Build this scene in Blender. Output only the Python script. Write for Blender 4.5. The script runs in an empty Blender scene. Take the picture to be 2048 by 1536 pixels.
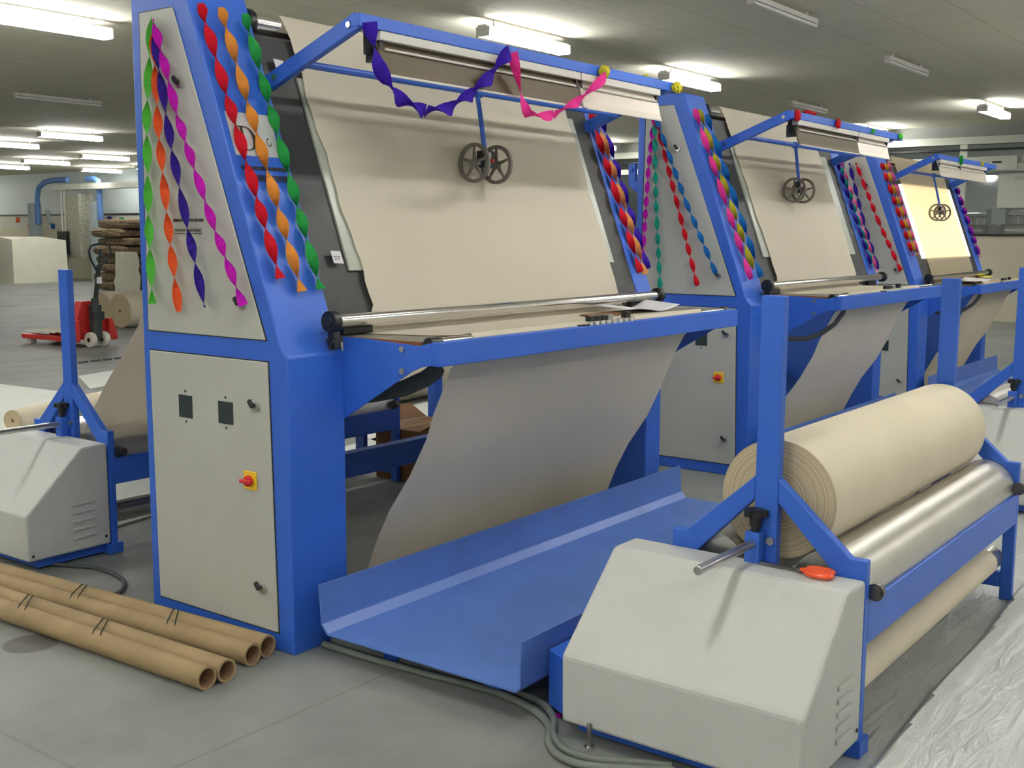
import bpy, bmesh, math, random
from mathutils import Vector, Matrix
random.seed(7)
S = bpy.context.scene
COL = S.collection
PI = math.pi

# ------------------------------------------------------------------ materials
def mat(name, col, rough=.5, metal=0., noise=0., nscale=8., bump=0., bscale=200., spec=.5, emit=None, estr=0.):
    m = bpy.data.materials.new(name); m.use_nodes = True
    N = m.node_tree.nodes; K = m.node_tree.links
    b = N['Principled BSDF']
    b.inputs['Base Color'].default_value = (*col, 1); b.inputs['Roughness'].default_value = rough
    b.inputs['Metallic'].default_value = metal; b.inputs['Specular IOR Level'].default_value = spec
    if emit:
        b.inputs['Emission Color'].default_value = (*emit, 1); b.inputs['Emission Strength'].default_value = estr
    if noise or bump:
        tc = N.new('ShaderNodeTexCoord')
    if noise:
        n = N.new('ShaderNodeTexNoise'); n.inputs['Scale'].default_value = nscale; n.inputs['Detail'].default_value = 5
        K.new(tc.outputs['Object'], n.inputs['Vector'])
        r = N.new('ShaderNodeMapRange'); r.inputs[1].default_value = .3; r.inputs[2].default_value = .7
        r.inputs[3].default_value = 1 - noise; r.inputs[4].default_value = 1 + noise
        K.new(n.outputs['Fac'], r.inputs[0])
        v = N.new('ShaderNodeVectorMath'); v.operation = 'SCALE'; v.inputs[0].default_value = col
        K.new(r.outputs[0], v.inputs['Scale']); K.new(v.outputs[0], b.inputs['Base Color'])
    if bump:
        n2 = N.new('ShaderNodeTexNoise'); n2.inputs['Scale'].default_value = bscale
        K.new(tc.outputs['Object'], n2.inputs['Vector'])
        bp = N.new('ShaderNodeBump'); bp.inputs['Strength'].default_value = bump; bp.inputs['Distance'].default_value = .01
        K.new(n2.outputs['Fac'], bp.inputs['Height']); K.new(bp.outputs[0], b.inputs['Normal'])
    return m

M = {}
M['tray'] = mat('dusty_blue_paint', (.085, .175, .50), .36, noise=.10, nscale=5, bump=.06, bscale=120)
M['blue'] = mat('blue_paint', (.030, .128, .60), .40, noise=.05, nscale=3, bump=.05, bscale=90)
M['cream'] = mat('cream_powder_coat', (.455, .465, .425), .5, noise=.03, nscale=4, bump=.04, bscale=150)
M['white'] = mat('white_powder_coat', (.53, .545, .52), .5, noise=.03, nscale=5, bump=.05, bscale=150)
M['fabric'] = mat('unbleached_cotton', (.745, .69, .575), .9, noise=.03, nscale=2.5, bump=.12, bscale=400, spec=.1)
M['greige'] = mat('greige_cloth_roll', (.69, .625, .49), .9, noise=.04, nscale=3, bump=.1, bscale=300, spec=.1)
M['chrome'] = mat('polished_chrome', (.78, .77, .75), .13, 1.)
M['steel'] = mat('brushed_steel', (.55, .54, .52), .32, 1.)
M['bearing'] = mat('oily_bearing_steel', (.16, .15, .14), .3, .9)
M['drum'] = mat('rubbed_steel_drum', (.62, .60, .56), .36, .85, noise=.06, nscale=6)
M['black'] = mat('black_plastic', (.012, .013, .014), .4)
M['dark'] = mat('black_backing_board', (.022, .025, .027), .45, noise=.2, nscale=20)
M['gap'] = mat('door_gap_shade', (.02, .02, .025), .7)  # near-black standing for the shade in the gaps round the doors
M['glassstrip'] = mat('frosted_screen', (.38, .42, .36), .3, noise=.08, nscale=9)
M['wood'] = mat('brown_plywood_edge', (.22, .075, .022), .6, noise=.2, nscale=20)
M['tabletop'] = mat('laminate_top', (.20, .19, .15), .45, noise=.1, nscale=10)
M['wheel'] = mat('grey_cast_wheel', (.15, .135, .11), .55, noise=.12, nscale=30)
M['yellow'] = mat('yellow_switch_plate', (.85, .55, .02), .4)
M['red'] = mat('red_knob', (.62, .02, .02), .35)
M['meter'] = mat('dark_meter_window', (.03, .045, .05), .2)
M['reflector'] = mat('ceiling_brown_reflector', (.10, .075, .04), .6, 0, noise=.05, nscale=10)  # reflection of the dim brown ceiling put into a matte base colour
M['reflector_pale'] = mat('pale_reflector_enamel', (.66, .60, .52), .35, .1)
M['batten'] = mat('lamp_batten', (.62, .60, .56), .4)
M['belt'] = mat('grey_strap', (.07, .08, .085), .7, noise=.2, nscale=30)
M['cable'] = mat('grey_conduit', (.17, .19, .17), .55, noise=.1, nscale=20)
M['card'] = mat('cardboard_tube', (.33, .235, .12), .75, noise=.12, nscale=9, bump=.05, bscale=60)
M['card_in'] = mat('cardboard_core', (.26, .15, .08), .85, noise=.15, nscale=20)
M['box'] = mat('brown_carton', (.20, .095, .035), .8, noise=.12, nscale=8)
M['twine'] = mat('dark_green_twine', (.02, .035, .025), .8)
M['paper'] = mat('office_paper', (.68, .67, .72), .7)
M['orange'] = mat('orange_handles', (.85, .10, .02), .25)
M['tape'] = mat('yellow_paper', (.80, .72, .06), .6)
M['truckred'] = mat('red_truck_paint', (.55, .03, .025), .4, noise=.1, nscale=12)
M['truckdark'] = mat('dark_grease_metal', (.02, .03, .03), .45)
M['nylon'] = mat('nylon_wheel', (.62, .60, .52), .5)
M['jute'] = mat('jute_bundle', (.20, .145, .085), .95, noise=.35, nscale=14, bump=.6, bscale=30)
M['cloth'] = mat('dust_cloth', (.74, .73, .60), .9, noise=.05, nscale=2)
M['whitecloth'] = mat('white_floor_cloth', (.66, .68, .64), .9, noise=.04, nscale=3)
M['greyblue'] = mat('grey_machine_paint', (.30, .36, .38), .5, noise=.08, nscale=4)
M['panelbox'] = mat('speckled_panel', (.32, .32, .26), .6, noise=.5, nscale=25)
M['pipeblue'] = mat('pale_blue_pipe', (.10, .22, .52), .45)
M['soffit'] = mat('grey_soffit_paint', (.30, .32, .29), .6)
M['duct'] = mat('pale_duct_paint', (.55, .57, .50), .5)
M['machdark'] = mat('dark_loom_metal', (.05, .055, .05), .4, noise=.6, nscale=9)
M['plate'] = mat('clear_sticker', (.50, .52, .53), .3)
M['ink'] = mat('dark_ink', (.05, .04, .03), .6)
M['lit'] = mat('fluorescent_tube_on', (1, 1, 1), .4, emit=(1., .99, .97), estr=30)
M['unlit'] = mat('fluorescent_tube_off', (.72, .72, .68), .35)
M['screenlit'] = mat('lit_inspection_screen', (1, 1, 1), .4, emit=(1., .93, .78), estr=.9)
crepe = {}
for nm, c in dict(green=(.13, .62, .08), deep_green=(.03, .42, .09), orange=(.90, .14, .035), amber=(.85, .36, .06), tan=(.80, .38, .13),
                  indigo=(.045, .02, .34), violet=(.06, .018, .48), magenta=(.62, .012, .52), red=(.72, .012, .03), pink=(.92, .06, .40),
                  rose=(.90, .16, .42), teal=(.02, .42, .32), sky=(.015, .19, .56), olive=(.52, .48, .03), gold=(.72, .44, .04), yellow=(.80, .72, .06)).items():
    crepe[nm] = mat('crepe_' + nm, c, .75, bump=.25, bscale=260, spec=.2)

def translucent(m, col, k):
    nt = m.node_tree; tr = nt.nodes.new('ShaderNodeBsdfTranslucent'); tr.inputs[0].default_value = (*col, 1)
    mx = nt.nodes.new('ShaderNodeMixShader'); mx.inputs[0].default_value = k
    nt.links.new(nt.nodes['Principled BSDF'].outputs[0], mx.inputs[1]); nt.links.new(tr.outputs[0], mx.inputs[2])
    nt.links.new(mx.outputs[0], nt.nodes['Material Output'].inputs[0])
for c in crepe.values(): translucent(c, c.node_tree.nodes['Principled BSDF'].inputs['Base Color'].default_value[:3], .35)
translucent(M['fabric'], (.80, .70, .54), .22)
# cloth of the lit machine lets the lamp box behind it shine through
m = M['litcloth'] = mat('backlit_cotton', (.70, .62, .46), .9, spec=.1)
nt = m.node_tree; tr = nt.nodes.new('ShaderNodeBsdfTranslucent'); tr.inputs[0].default_value = (.85, .73, .50, 1)
mx = nt.nodes.new('ShaderNodeMixShader'); mx.inputs[0].default_value = .5
nt.links.new(nt.nodes['Principled BSDF'].outputs[0], mx.inputs[1]); nt.links.new(tr.outputs[0], mx.inputs[2])
nt.links.new(mx.outputs[0], nt.nodes['Material Output'].inputs[0])

# roll end: concentric layers
m = M['rollend'] = mat('wound_cloth_edge', (.60, .50, .34), .95, spec=.1)
nt = m.node_tree; N = nt.nodes; K = nt.links
tc = N.new('ShaderNodeTexCoord'); sp = N.new('ShaderNodeSeparateXYZ'); cb = N.new('ShaderNodeCombineXYZ')
K.new(tc.outputs['Object'], sp.inputs[0]); K.new(sp.outputs[1], cb.inputs[0]); K.new(sp.outputs[2], cb.inputs[1])
ln = N.new('ShaderNodeVectorMath'); ln.operation = 'LENGTH'; K.new(cb.outputs[0], ln.inputs[0])
ns = N.new('ShaderNodeTexNoise'); ns.noise_dimensions = '1D'; ns.inputs['Scale'].default_value = 190; ns.inputs['Detail'].default_value = 3
K.new(ln.outputs['Value'], ns.inputs['W'])
cr = N.new('ShaderNodeValToRGB'); cr.color_ramp.elements[0].position = .3; cr.color_ramp.elements[0].color = (.42, .34, .22, 1)
cr.color_ramp.elements[1].position = .7; cr.color_ramp.elements[1].color = (.66, .56, .38, 1)
K.new(ns.outputs['Fac'], cr.inputs[0]); K.new(cr.outputs[0], N['Principled BSDF'].inputs['Base Color'])

# concrete floor with worn patches, joints and two dark round stains
m = M['floor'] = mat('worn_concrete', (.30, .315, .28), .55)
nt = m.node_tree; N = nt.nodes; K = nt.links; b = N['Principled BSDF']
tc = N.new('ShaderNodeTexCoord')
n1 = N.new('ShaderNodeTexNoise'); n1.inputs['Scale'].default_value = .9; n1.inputs['Detail'].default_value = 8; n1.inputs['Roughness'].default_value = .65
mp = N.new('ShaderNodeMapping'); mp.inputs['Scale'].default_value = (1., 1.25, 1); mp.inputs['Rotation'].default_value = (0, 0, .25)
K.new(tc.outputs['Object'], mp.inputs[0]); K.new(mp.outputs[0], n1.inputs['Vector'])
cr = N.new('ShaderNodeValToRGB'); cr.color_ramp.elements[0].position = .32; cr.color_ramp.elements[0].color = (.16, .17, .16, 1)
cr.color_ramp.elements[1].position = .68; cr.color_ramp.elements[1].color = (.275, .29, .27, 1)
K.new(n1.outputs['Fac'], cr.inputs[0])
last = cr.outputs[0]
for cx, cy, rad in ((-.47, .80, .085), (-.33, .86, .06)):
    d = N.new('ShaderNodeVectorMath'); d.operation = 'DISTANCE'; d.inputs[1].default_value = (cx, cy, 0); K.new(tc.outputs['Object'], d.inputs[0])
    r = N.new('ShaderNodeMapRange'); r.inputs[1].default_value = rad; r.inputs[2].default_value = rad + .012; K.new(d.outputs['Value'], r.inputs[0])
    x = N.new('ShaderNodeMix'); x.data_type = 'RGBA'; x.inputs[6].default_value = (.10, .10, .085, 1)
    K.new(r.outputs[0], x.inputs[0]); K.new(last, x.inputs[7]); last = x.outputs[2]
w = N.new('ShaderNodeTexBrick'); w.inputs['Scale'].default_value = 1; w.inputs['Brick Width'].default_value = 3.1; w.inputs['Row Height'].default_value = 2.6
w.offset = 0; w.inputs['Mortar Size'].default_value = .006; w.inputs['Color1'].default_value = w.inputs['Color2'].default_value = (1, 1, 1, 1); w.inputs['Mortar'].default_value = (.82, .80, .74, 1)
mp2 = N.new('ShaderNodeMapping'); mp2.inputs['Location'].default_value = (.9, 2.95, 0); K.new(tc.outputs['Object'], mp2.inputs[0]); K.new(mp2.outputs[0], w.inputs['Vector'])
x = N.new('ShaderNodeMix'); x.data_type = 'RGBA'; x.blend_type = 'MULTIPLY'; x.inputs[0].default_value = 1
K.new(last, x.inputs[6]); K.new(w.outputs[0], x.inputs[7]); K.new(x.outputs[2], b.inputs['Base Color'])
n3 = N.new('ShaderNodeTexNoise'); n3.inputs['Scale'].default_value = 60; n3.inputs['Detail'].default_value = 4; K.new(tc.outputs['Object'], n3.inputs['Vector'])
bp = N.new('ShaderNodeBump'); bp.inputs['Strength'].default_value = .12; bp.inputs['Distance'].default_value = .01; K.new(n3.outputs['Fac'], bp.inputs['Height']); K.new(bp.outputs[0], b.inputs['Normal'])

# suspended ceiling tiles
m = M['ceiling'] = mat('ceiling_tiles', (.30, .29, .22), .85)
nt = m.node_tree; N = nt.nodes; K = nt.links
tc = N.new('ShaderNodeTexCoord'); w = N.new('ShaderNodeTexBrick'); w.offset = 0
w.inputs['Scale'].default_value = 1; w.inputs['Brick Width'].default_value = .6; w.inputs['Row Height'].default_value = .6; w.inputs['Mortar Size'].default_value = .006
w.inputs['Color1'].default_value = (.70, .68, .56, 1); w.inputs['Color2'].default_value = (.665, .645, .53, 1); w.inputs['Mortar'].default_value = (.50, .48, .39, 1)
K.new(tc.outputs['Object'], w.inputs['Vector']); K.new(w.outputs[0], N['Principled BSDF'].inputs['Base Color'])

# thin plastic sheet on the floor
m = M['plastic'] = mat('plastic_sheet_film', (.50, .52, .50), .28, noise=.08, nscale=2.5)
nt = m.node_tree; N = nt.nodes; K = nt.links
tc = N.new('ShaderNodeTexCoord'); mp = N.new('ShaderNodeMapping'); mp.inputs['Rotation'].default_value = (0, 0, .5); mp.inputs['Scale'].default_value = (2, 9, 1)
n = N.new('ShaderNodeTexNoise'); n.inputs['Scale'].default_value = 2.2; n.inputs['Detail'].default_value = 6; n.inputs['Distortion'].default_value = .8
K.new(tc.outputs['Object'], mp.inputs[0]); K.new(mp.outputs[0], n.inputs['Vector'])
bp = N.new('ShaderNodeBump'); bp.inputs['Strength'].default_value = .5; bp.inputs['Distance'].default_value = .03; K.new(n.outputs['Fac'], bp.inputs['Height'])
K.new(bp.outputs[0], N['Principled BSDF'].inputs['Normal'])

# glass of the partition
m = M['glass'] = bpy.data.materials.new('partition_glass'); m.use_nodes = True
nt = m.node_tree; nt.nodes.remove(nt.nodes['Principled BSDF'])
g = nt.nodes.new('ShaderNodeBsdfGlossy'); g.inputs['Roughness'].default_value = .05; t = nt.nodes.new('ShaderNodeBsdfTransparent'); t.inputs[0].default_value = (.95, .98, .98, 1)
mx = nt.nodes.new('ShaderNodeMixShader'); mx.inputs[0].default_value = .16
nt.links.new(t.outputs[0], mx.inputs[1]); nt.links.new(g.outputs[0], mx.inputs[2]); nt.links.new(mx.outputs[0], nt.nodes['Material Output'].inputs[0])
M['bounce_white'] = mat('white_bounce_wall', (.78, .78, .74), .85)  # for unseen walls, kept white to bounce fill light
M['wall'] = mat('wall_paint', (.60, .57, .44), .8, noise=.03, nscale=1)
M['wallpale'] = mat('pale_blue_wall', (.68, .76, .76), .6, noise=.04, nscale=.8)
M['band'] = mat('grey_band_paint', (.60, .60, .52), .8)

# ------------------------------------------------------------------ mesh helper
class MB:
    def __init__(s): s.bm = bmesh.new()
    def poly(s, pts): return s.bm.faces.new([s.bm.verts.new(p) for p in pts])
    def prism(s, pts, ax, a, b):
        f = (lambda p, v: (v, p[0], p[1])) if ax == 0 else (lambda p, v: (p[0], v, p[1])) if ax == 1 else (lambda p, v: (p[0], p[1], v))
        A = [s.bm.verts.new(f(p, a)) for p in pts]; B = [s.bm.verts.new(f(p, b)) for p in pts]; n = len(pts)
        s.bm.faces.new(A); s.bm.faces.new(B[::-1])
        for i in range(n): s.bm.faces.new([A[i], A[(i + 1) % n], B[(i + 1) % n], B[i]])
        return s
    def box(s, x0, x1, y0, y1, z0, z1): return s.prism([(x0, y0), (x1, y0), (x1, y1), (x0, y1)], 2, z0, z1)
    def ring(s, c, u, v, r, n): return [s.bm.verts.new(c + u * (r * math.cos(2 * PI * i / n)) + v * (r * math.sin(2 * PI * i / n))) for i in range(n)]
    def cyl(s, p0, p1, r, n=20, r2=None, caps=True):
        p0 = Vector(p0); p1 = Vector(p1); d = (p1 - p0).normalized(); u = d.orthogonal().normalized(); v = d.cross(u)
        A = s.ring(p0, u, v, r, n); B = s.ring(p1, u, v, r if r2 is None else r2, n)
        for i in range(n): s.bm.faces.new([A[i], A[(i + 1) % n], B[(i + 1) % n], B[i]])
        if caps: s.bm.faces.new(A[::-1]); s.bm.faces.new(B)
        return s
    def pipe(s, p0, p1, ro, ri, n=28):       # hollow cylinder
        p0 = Vector(p0); p1 = Vector(p1); d = (p1 - p0).normalized(); u = d.orthogonal().normalized(); v = d.cross(u)
        R = [s.ring(p, u, v, r, n) for p, r in ((p0, ro), (p1, ro), (p1, ri), (p0, ri))]
        for k in range(4):
            A, B = R[k], R[(k + 1) % 4]
            for i in range(n): s.bm.faces.new([A[i], A[(i + 1) % n], B[(i + 1) % n], B[i]])
        return s
    def tube(s, path, r, n=8, closed=False):
        P = [Vector(p) for p in path]; L = len(P); u = None; rings = []
        for i, p in enumerate(P):
            a = P[(i - 1) % L] if closed or i else P[0]; b = P[(i + 1) % L] if closed or i < L - 1 else P[-1]
            d = (b - a).normalized()
            u = d.orthogonal().normalized() if u is None else (u - d * u.dot(d)).normalized()
            rings.append(s.ring(p, u, d.cross(u), r, n))
        for k in range(L if closed else L - 1):
            A, B = rings[k], rings[(k + 1) % L]
            for i in range(n): s.bm.faces.new([A[i], A[(i + 1) % n], B[(i + 1) % n], B[i]])
        if not closed: s.bm.faces.new(rings[0][::-1]); s.bm.faces.new(rings[-1])
        return s
    def grid(s, fn, nu, nv):
        V = [[s.bm.verts.new(fn(i / nu, j / nv)) for j in range(nv + 1)] for i in range(nu + 1)]
        for i in range(nu):
            for j in range(nv): s.bm.faces.new([V[i][j], V[i + 1][j], V[i + 1][j + 1], V[i][j + 1]])
        return s
    def build(s, name, m, parent=None, bevel=0, smooth=False, loc=None):
        bmesh.ops.recalc_face_normals(s.bm, faces=s.bm.faces)
        me = bpy.data.meshes.new(name)
        if parent is None and loc is None:      # origin at the base centre
            xs = [v.co for v in s.bm.verts]
            loc = Vector(((min(v.x for v in xs) + max(v.x for v in xs)) / 2, (min(v.y for v in xs) + max(v.y for v in xs)) / 2, min(v.z for v in xs)))
            bmesh.ops.translate(s.bm, verts=s.bm.verts, vec=-loc)
        s.bm.to_mesh(me); s.bm.free()
        if smooth:
            me.shade_smooth(); me.set_sharp_from_angle(angle=math.radians(40))
        me.materials.append(m)
        o = bpy.data.objects.new(name, me); COL.objects.link(o); o.parent = parent
        if loc is not None: o.location = loc
        if bevel:
            b = o.modifiers.new('bevel', 'BEVEL'); b.width = bevel; b.segments = 2; b.limit_method = 'ANGLE'; b.angle_limit = .6
        return o

def tag(o, label, cat, group=None, kind=None):
    o['label'] = label; o['category'] = cat
    if group: o['group'] = group
    if kind: o['kind'] = kind
    return o
def thing(name, label, cat, loc=(0, 0, 0), group=None, rz=0, sc=1):
    o = bpy.data.objects.new(name, None); COL.objects.link(o); o.location = loc; o.rotation_euler.z = rz; o.scale = (sc,) * 3; o.empty_display_size = .1
    return tag(o, label, cat, group)
def dup_tree(o, parent=None):
    c = o.copy(); COL.objects.link(c); c.parent = parent
    for ch in list(o.children): dup_tree(ch, c)
    return c
def struct(o): o['kind'] = 'structure'; return o

# slanted screen plane of the machines
def sl(z): return .035 + (z - 1.04) * .366
NF = Vector((0, -.939, .344))
def on_slant(x, z, off=0.): return Vector((x, sl(z), z)) + NF * off
TOP = 2.22
def cab_profile(e=0.):      # (y,z) outline of a side column
    return [(0, 0), (.765, 0), (.765, TOP), (sl(TOP), TOP), (sl(1.04), 1.04), (0, 1.0)]

def lock(parent, y, z, x=-.004):
    b = MB(); b.cyl((x, y, z), (x - .014, y, z), .0145, 16); o = b.build('lock', M['steel'], parent, smooth=True)
    b = MB(); b.prism([(y - .006, z + .004), (y + .006, z - .004), (y + .024, z + .018), (y + .014, z + .028)], 0, x - .014, x - .026)
    b.build('key_wing', M['black'], o, bevel=.003); return o

def scribbles(b, rows, x=None, slant=None):
    # rows of small unreadable dark marks; (u0,u1,v,h) in (y,z) on a door or (x,z) on the slanted front
    for u0, u1, v, h, solid in rows:
        u = u0
        while u < u1:
            w = (u1 - u0) if solid else random.uniform(.003, .010)
            e = min(u + w, u1)
            if slant is None: b.prism([(u, v), (e, v), (e, v + h), (u, v + h)], 0, x, x - .0012)
            else:
                q = [on_slant(u, v, slant), on_slant(e, v, slant), on_slant(e, v + h, slant), on_slant(u, v + h, slant)]
                k = [p + NF * .0012 for p in q]
                b.poly(q); b.poly(k)
            u = e + (0 if solid else random.uniform(.001, .005))
            if solid: break
    return b

# ------------------------------------------------------------------ inspection machine
def machine(label, loc, W, RC, sc=1., lit=False, tip=(-.078, 2.086), root=(.365, 1.918), meters=(), marks=False, lug=False, switch=True, hose=False, hub=(1.215, .145)):
    t = thing('fabric_inspection_machine', label, 'machine', loc, 'blue fabric inspection machines in a row', sc=sc)
    # left column with its two doors
    col = MB().prism(cab_profile(), 0, 0, .255).build('left_column', M['blue'], t, bevel=.006)
    MB().box(.003, .252, .001, .764, -.0, .02).build('plinth', M['blue'], col)
    up = [(.726, 1.052), (.100, 1.052), (.527, 2.152), (.711, 2.152)]
    lo = [(.714, .066), (.070, .066), (.092, .980), (.724, .980)]
    def shrink(p, d):
        cx = sum(a for a, _ in p) / 4; cz = sum(c for _, c in p) / 4
        return [(a + (d if a < cx else -d), c + (d if c < cz else -d)) for a, c in p]
    MB().prism([(a + (-.004 if a < .4 else .004), c) for a, c in shrink(up, -.003)], 0, .0005, -.0015).build('door_gap_shade', M['gap'], col)  # dark sheet put in for the shade of the door gap
    MB().prism(shrink(lo, -.004), 0, .0005, -.0015).build('door_gap_shade', M['gap'], col)
    d1 = MB().prism(up, 0, 0, -.006).build('upper_door', M['cream'], t, bevel=.003)
    d2 = MB().prism(lo, 0, 0, -.006).build('lower_door', M['cream'], t, bevel=.003)
    lock(d1, .488, 1.897, -.006); lock(d1, .205, 1.165, -.006)
    lock(d2, .146, .828, -.006); lock(d2, .136, .208, -.006)
    if switch:
        sw = MB().box(-.012, -.006, .155, .219, .542, .606).build('switch_plate', M['yellow'], d2, bevel=.003)
        b = MB(); b.cyl((-.012, .187, .574), (-.026, .187, .574), .020, 8); b.box(-.036, -.026, .160, .214, .567, .581); b.build('switch_knob', M['red'], d2, bevel=.003, smooth=True)
    for (y0, y1, z0, z1) in meters:
        w = MB().box(-.008, -.0055, y0, y1, z0, z1).build('meter_window', M['meter'], d2)
        for zz in (z0 - .014, z1 + .014):
            MB().cyl((-.0055, (y0 + y1) / 2, zz), (-.0075, (y0 + y1) / 2, zz), .0045, 10).build('screw_hole', M['black'], d2)
    if marks:
        b = scribbles(MB(), [(.395, .560, 1.437, .010, 0), (.405, .555, 1.411, .002, 1), (.41, .55, 1.404, .005, 0), (.405, .555, 1.396, .002, 1)], x=-.0062)
        b.build('door_lettering', M['ink'], d1)
        # maker's plate on the slanted front with its big D
        b = MB(); q = [on_slant(x, z, .0015) for x, z in ((.028, 1.655), (.222, 1.655), (.222, 1.80), (.028, 1.80))]
        b.poly(q); b.poly([p + NF * -.001 for p in q][::-1])
        pl = b.build('name_plate', M['plate'], t); pl['label'] = 'pale name plate with a large black D'
        def out(pts):
            b = MB()
            b.poly([on_slant(x, z, .003) for x, z in pts])
            return b
        # letter D built from a stem, a bowl and serifs
        b = MB()
        def quad(pts): b.poly([on_slant(x, z, .003) for x, z in pts])
        x0, z0, h = .064, 1.672, .082
        quad([(x0 + .008, z0), (x0 + .020, z0), (x0 + .020, z0 + h), (x0 + .008, z0 + h)])
        quad([(x0, z0), (x0 + .03, z0), (x0 + .03, z0 + .004), (x0, z0 + .004)]); quad([(x0, z0 + h - .004), (x0 + .03, z0 + h - .004), (x0 + .03, z0 + h), (x0, z0 + h)])
        pr = None
        for i in range(17):
            a = -PI / 2 + PI * i / 16; c, s_ = math.cos(a), math.sin(a)
            o_ = (x0 + .027 + .040 * c, z0 + h / 2 + h / 2 * s_); i_ = (x0 + .027 + .026 * c, z0 + h / 2 + (h / 2 - .004) * s_)
            if pr: quad([pr[0], o_, i_, pr[1]])
            pr = (o_, i_)
        quad([(.147, 1.706), (.151, 1.706), (.151, 1.714), (.147, 1.714)])
        for i in range(8):
            a, c = PI * .35 + i * .2 * PI, PI * .35 + (i + 1) * .2 * PI
            a2 = [(.185 + r * math.cos(k), 1.705 + 1.3 * r * math.sin(k)) for r, k in ((.011, a), (.011, c), (.008, c), (.008, a))]
            quad(a2)
        b.build('plate_lettering', M['ink'], pl)
        b = scribbles(MB(), [(.035, .245, 1.608, .012, 0), (.05, .245, 1.588, .003, 1), (.05, .24, 1.578, .007, 0), (.05, .245, 1.572, .003, 1)], slant=.0015)
        b.build('small_print', M['ink'], t)
        q = [on_slant(x, z, .014) for x, z in ((.325, 1.292), (.372, 1.290), (.370, 1.333), (.323, 1.335))]
        b = MB(); b.poly(q); st = b.build('paper_sticker', M['paper'], t); b = scribbles(MB(), [(.333, .362, 1.312, .003, 0), (.333, .358, 1.304, .003, 0)], slant=.0145); b.build('sticker_writing', M['ink'], st)
        q = [on_slant(x, z, .014) for x, z in ((.300, 1.965), (.345, 1.962), (.345, 2.0), (.300, 2.003))]
        b = MB(); b.poly(q); b.build('paper_sticker', M['paper'], t)
    if lug:
        b = MB(); b.prism([(.765, 1.66), (.80, 1.655), (.845, 1.70), (.85, 1.82), (.80, 1.83), (.795, 1.72), (.765, 1.72)], 0, .03, .05); b.cyl((.02, .825, 1.79), (.03, .825, 1.79), .012, 10)
        b.build('hook_lug', M['blue'], t, bevel=.003)
    # right column
    c2 = MB().prism(cab_profile(), 0, W, RC).build('right_column', M['blue'], t, bevel=.006)
    # screen: dark board, frosted light box, top beam
    b = MB(); b.prism([(sl(1.05) + .005, 1.05), (sl(1.05) + .06, 1.05), (sl(2.085) + .06, 2.085), (sl(2.085) + .005, 2.085)], 0, .255, W)
    bd = b.build('backing_board', M['dark'], t)
    b = MB(); q0, q1 = on_slant(0, 1.268, .004), on_slant(0, 1.95 if not lit else 1.925, .004)
    b.prism([(q0.y, q0.z), (q1.y, q1.z), (q1.y + .016, q1.z), (q0.y + .016, q0.z)], 0, .402, W - .135)
    b.build('light_screen', M['screenlit'] if lit else M['glassstrip'], t)
    MB().box(.255, W, .70, .755, .345, .455).build('cross_beam', M['blue'], t, bevel=.004)
    MB().box(.255, W, .58, .755, 2.02, 2.10).build('cross_beam', M['blue'], t, bevel=.004)
    # top roller
    b = MB(); b.cyl((.262, .474, 2.138), (W - .007, .474, 2.138), .040, 28); ro = b.build('top_roller', M['chrome'], t, smooth=True)
    b = MB(); b.cyl((.2555, .474, 2.138), (.283, .474, 2.138), .046, 24); b.build('roller_end', M['black'], ro, smooth=True, bevel=.003)
    # pressing roller at the foot of the screen with round black bearings
    xr = W + .055
    b = MB(); b.cyl((.20, -.012, 1.108), (xr, -.012, 1.108), .0225, 24); ro = b.build('chrome_roller', M['chrome'], t, smooth=True)
    for a, c in ((.172, .205), (xr - .004, xr + .026)):
        b = MB(); b.cyl((a, -.012, 1.108), (c, -.012, 1.108), .036, 24); b.cyl((a - .004, -.012, 1.108), (a, -.012, 1.108), .020, 16); b.build('roller_bearing', M['black'], ro, bevel=.004, smooth=True)
    b = MB(); b.prism([(-.03, 1.075), (-.002, 1.085), (.005, 1.035), (-.008, 1.012), (-.036, 1.018)], 0, .180, .208)
    for y, z in ((-.024, 1.040), (-.014, 1.022), (-.004, 1.045)): b.cyl((.174, y, z), (.18, y, z), .008, 10)
    b.build('bearing_bracket', M['black'], t, bevel=.003)
    MB().box(.256, .40, .0, .03, 1.056, 1.083).build('black_guide', M['black'], t, bevel=.006)
    MB().box(W - .16, W - .01, .0, .03, 1.056, 1.083).build('black_guide', M['black'], t, bevel=.006)
    # table: brackets, front bar, board, front roller
    R = RC - .06
    br = [(0, 1.052), (-.10, 1.052), (-.345, 1.042), (-.3975, 1.055), (-.3975, .981), (-.352, .973), (-.31, .955), (0, .770)]
    for a, c in ((.255, .249), (R, R - .006)):
        x = MB().prism(br, 0, a, c).build('table_bracket', M['blue'], t, bevel=.002)
        if a < 1:
            for z in (1.027, .955):
                MB().cyl((c, -.272, z), (c - .006, -.272, z), .011, 6).build('bolt', M['steel'], x)
    MB().box(.249, R, -.432, -.398, .979, 1.057).build('front_bar', M['blue'], t, bevel=.003)
    tb = MB().box(.262, R - .01, -.345, .045, 1.032, 1.053).build('table_board', M['tabletop'], t)
    MB().box(.256, .262, -.345, -.025, 1.032, 1.0535).build('board_edge', M['wood'], tb)
    b = MB(); b.cyl((.312, -.371, 1.045), (R - .05, -.371, 1.045), .0205, 24); ro = b.build('front_roller', M['chrome'], t, smooth=True)
    for a, c in ((.262, .318), (R - .052, R - .008)):
        b = MB(); b.cyl((a, -.371, 1.045), (c, -.371, 1.045), .0245, 20); b.build('roller_end', M['black'], ro, smooth=True, bevel=.004)
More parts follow.
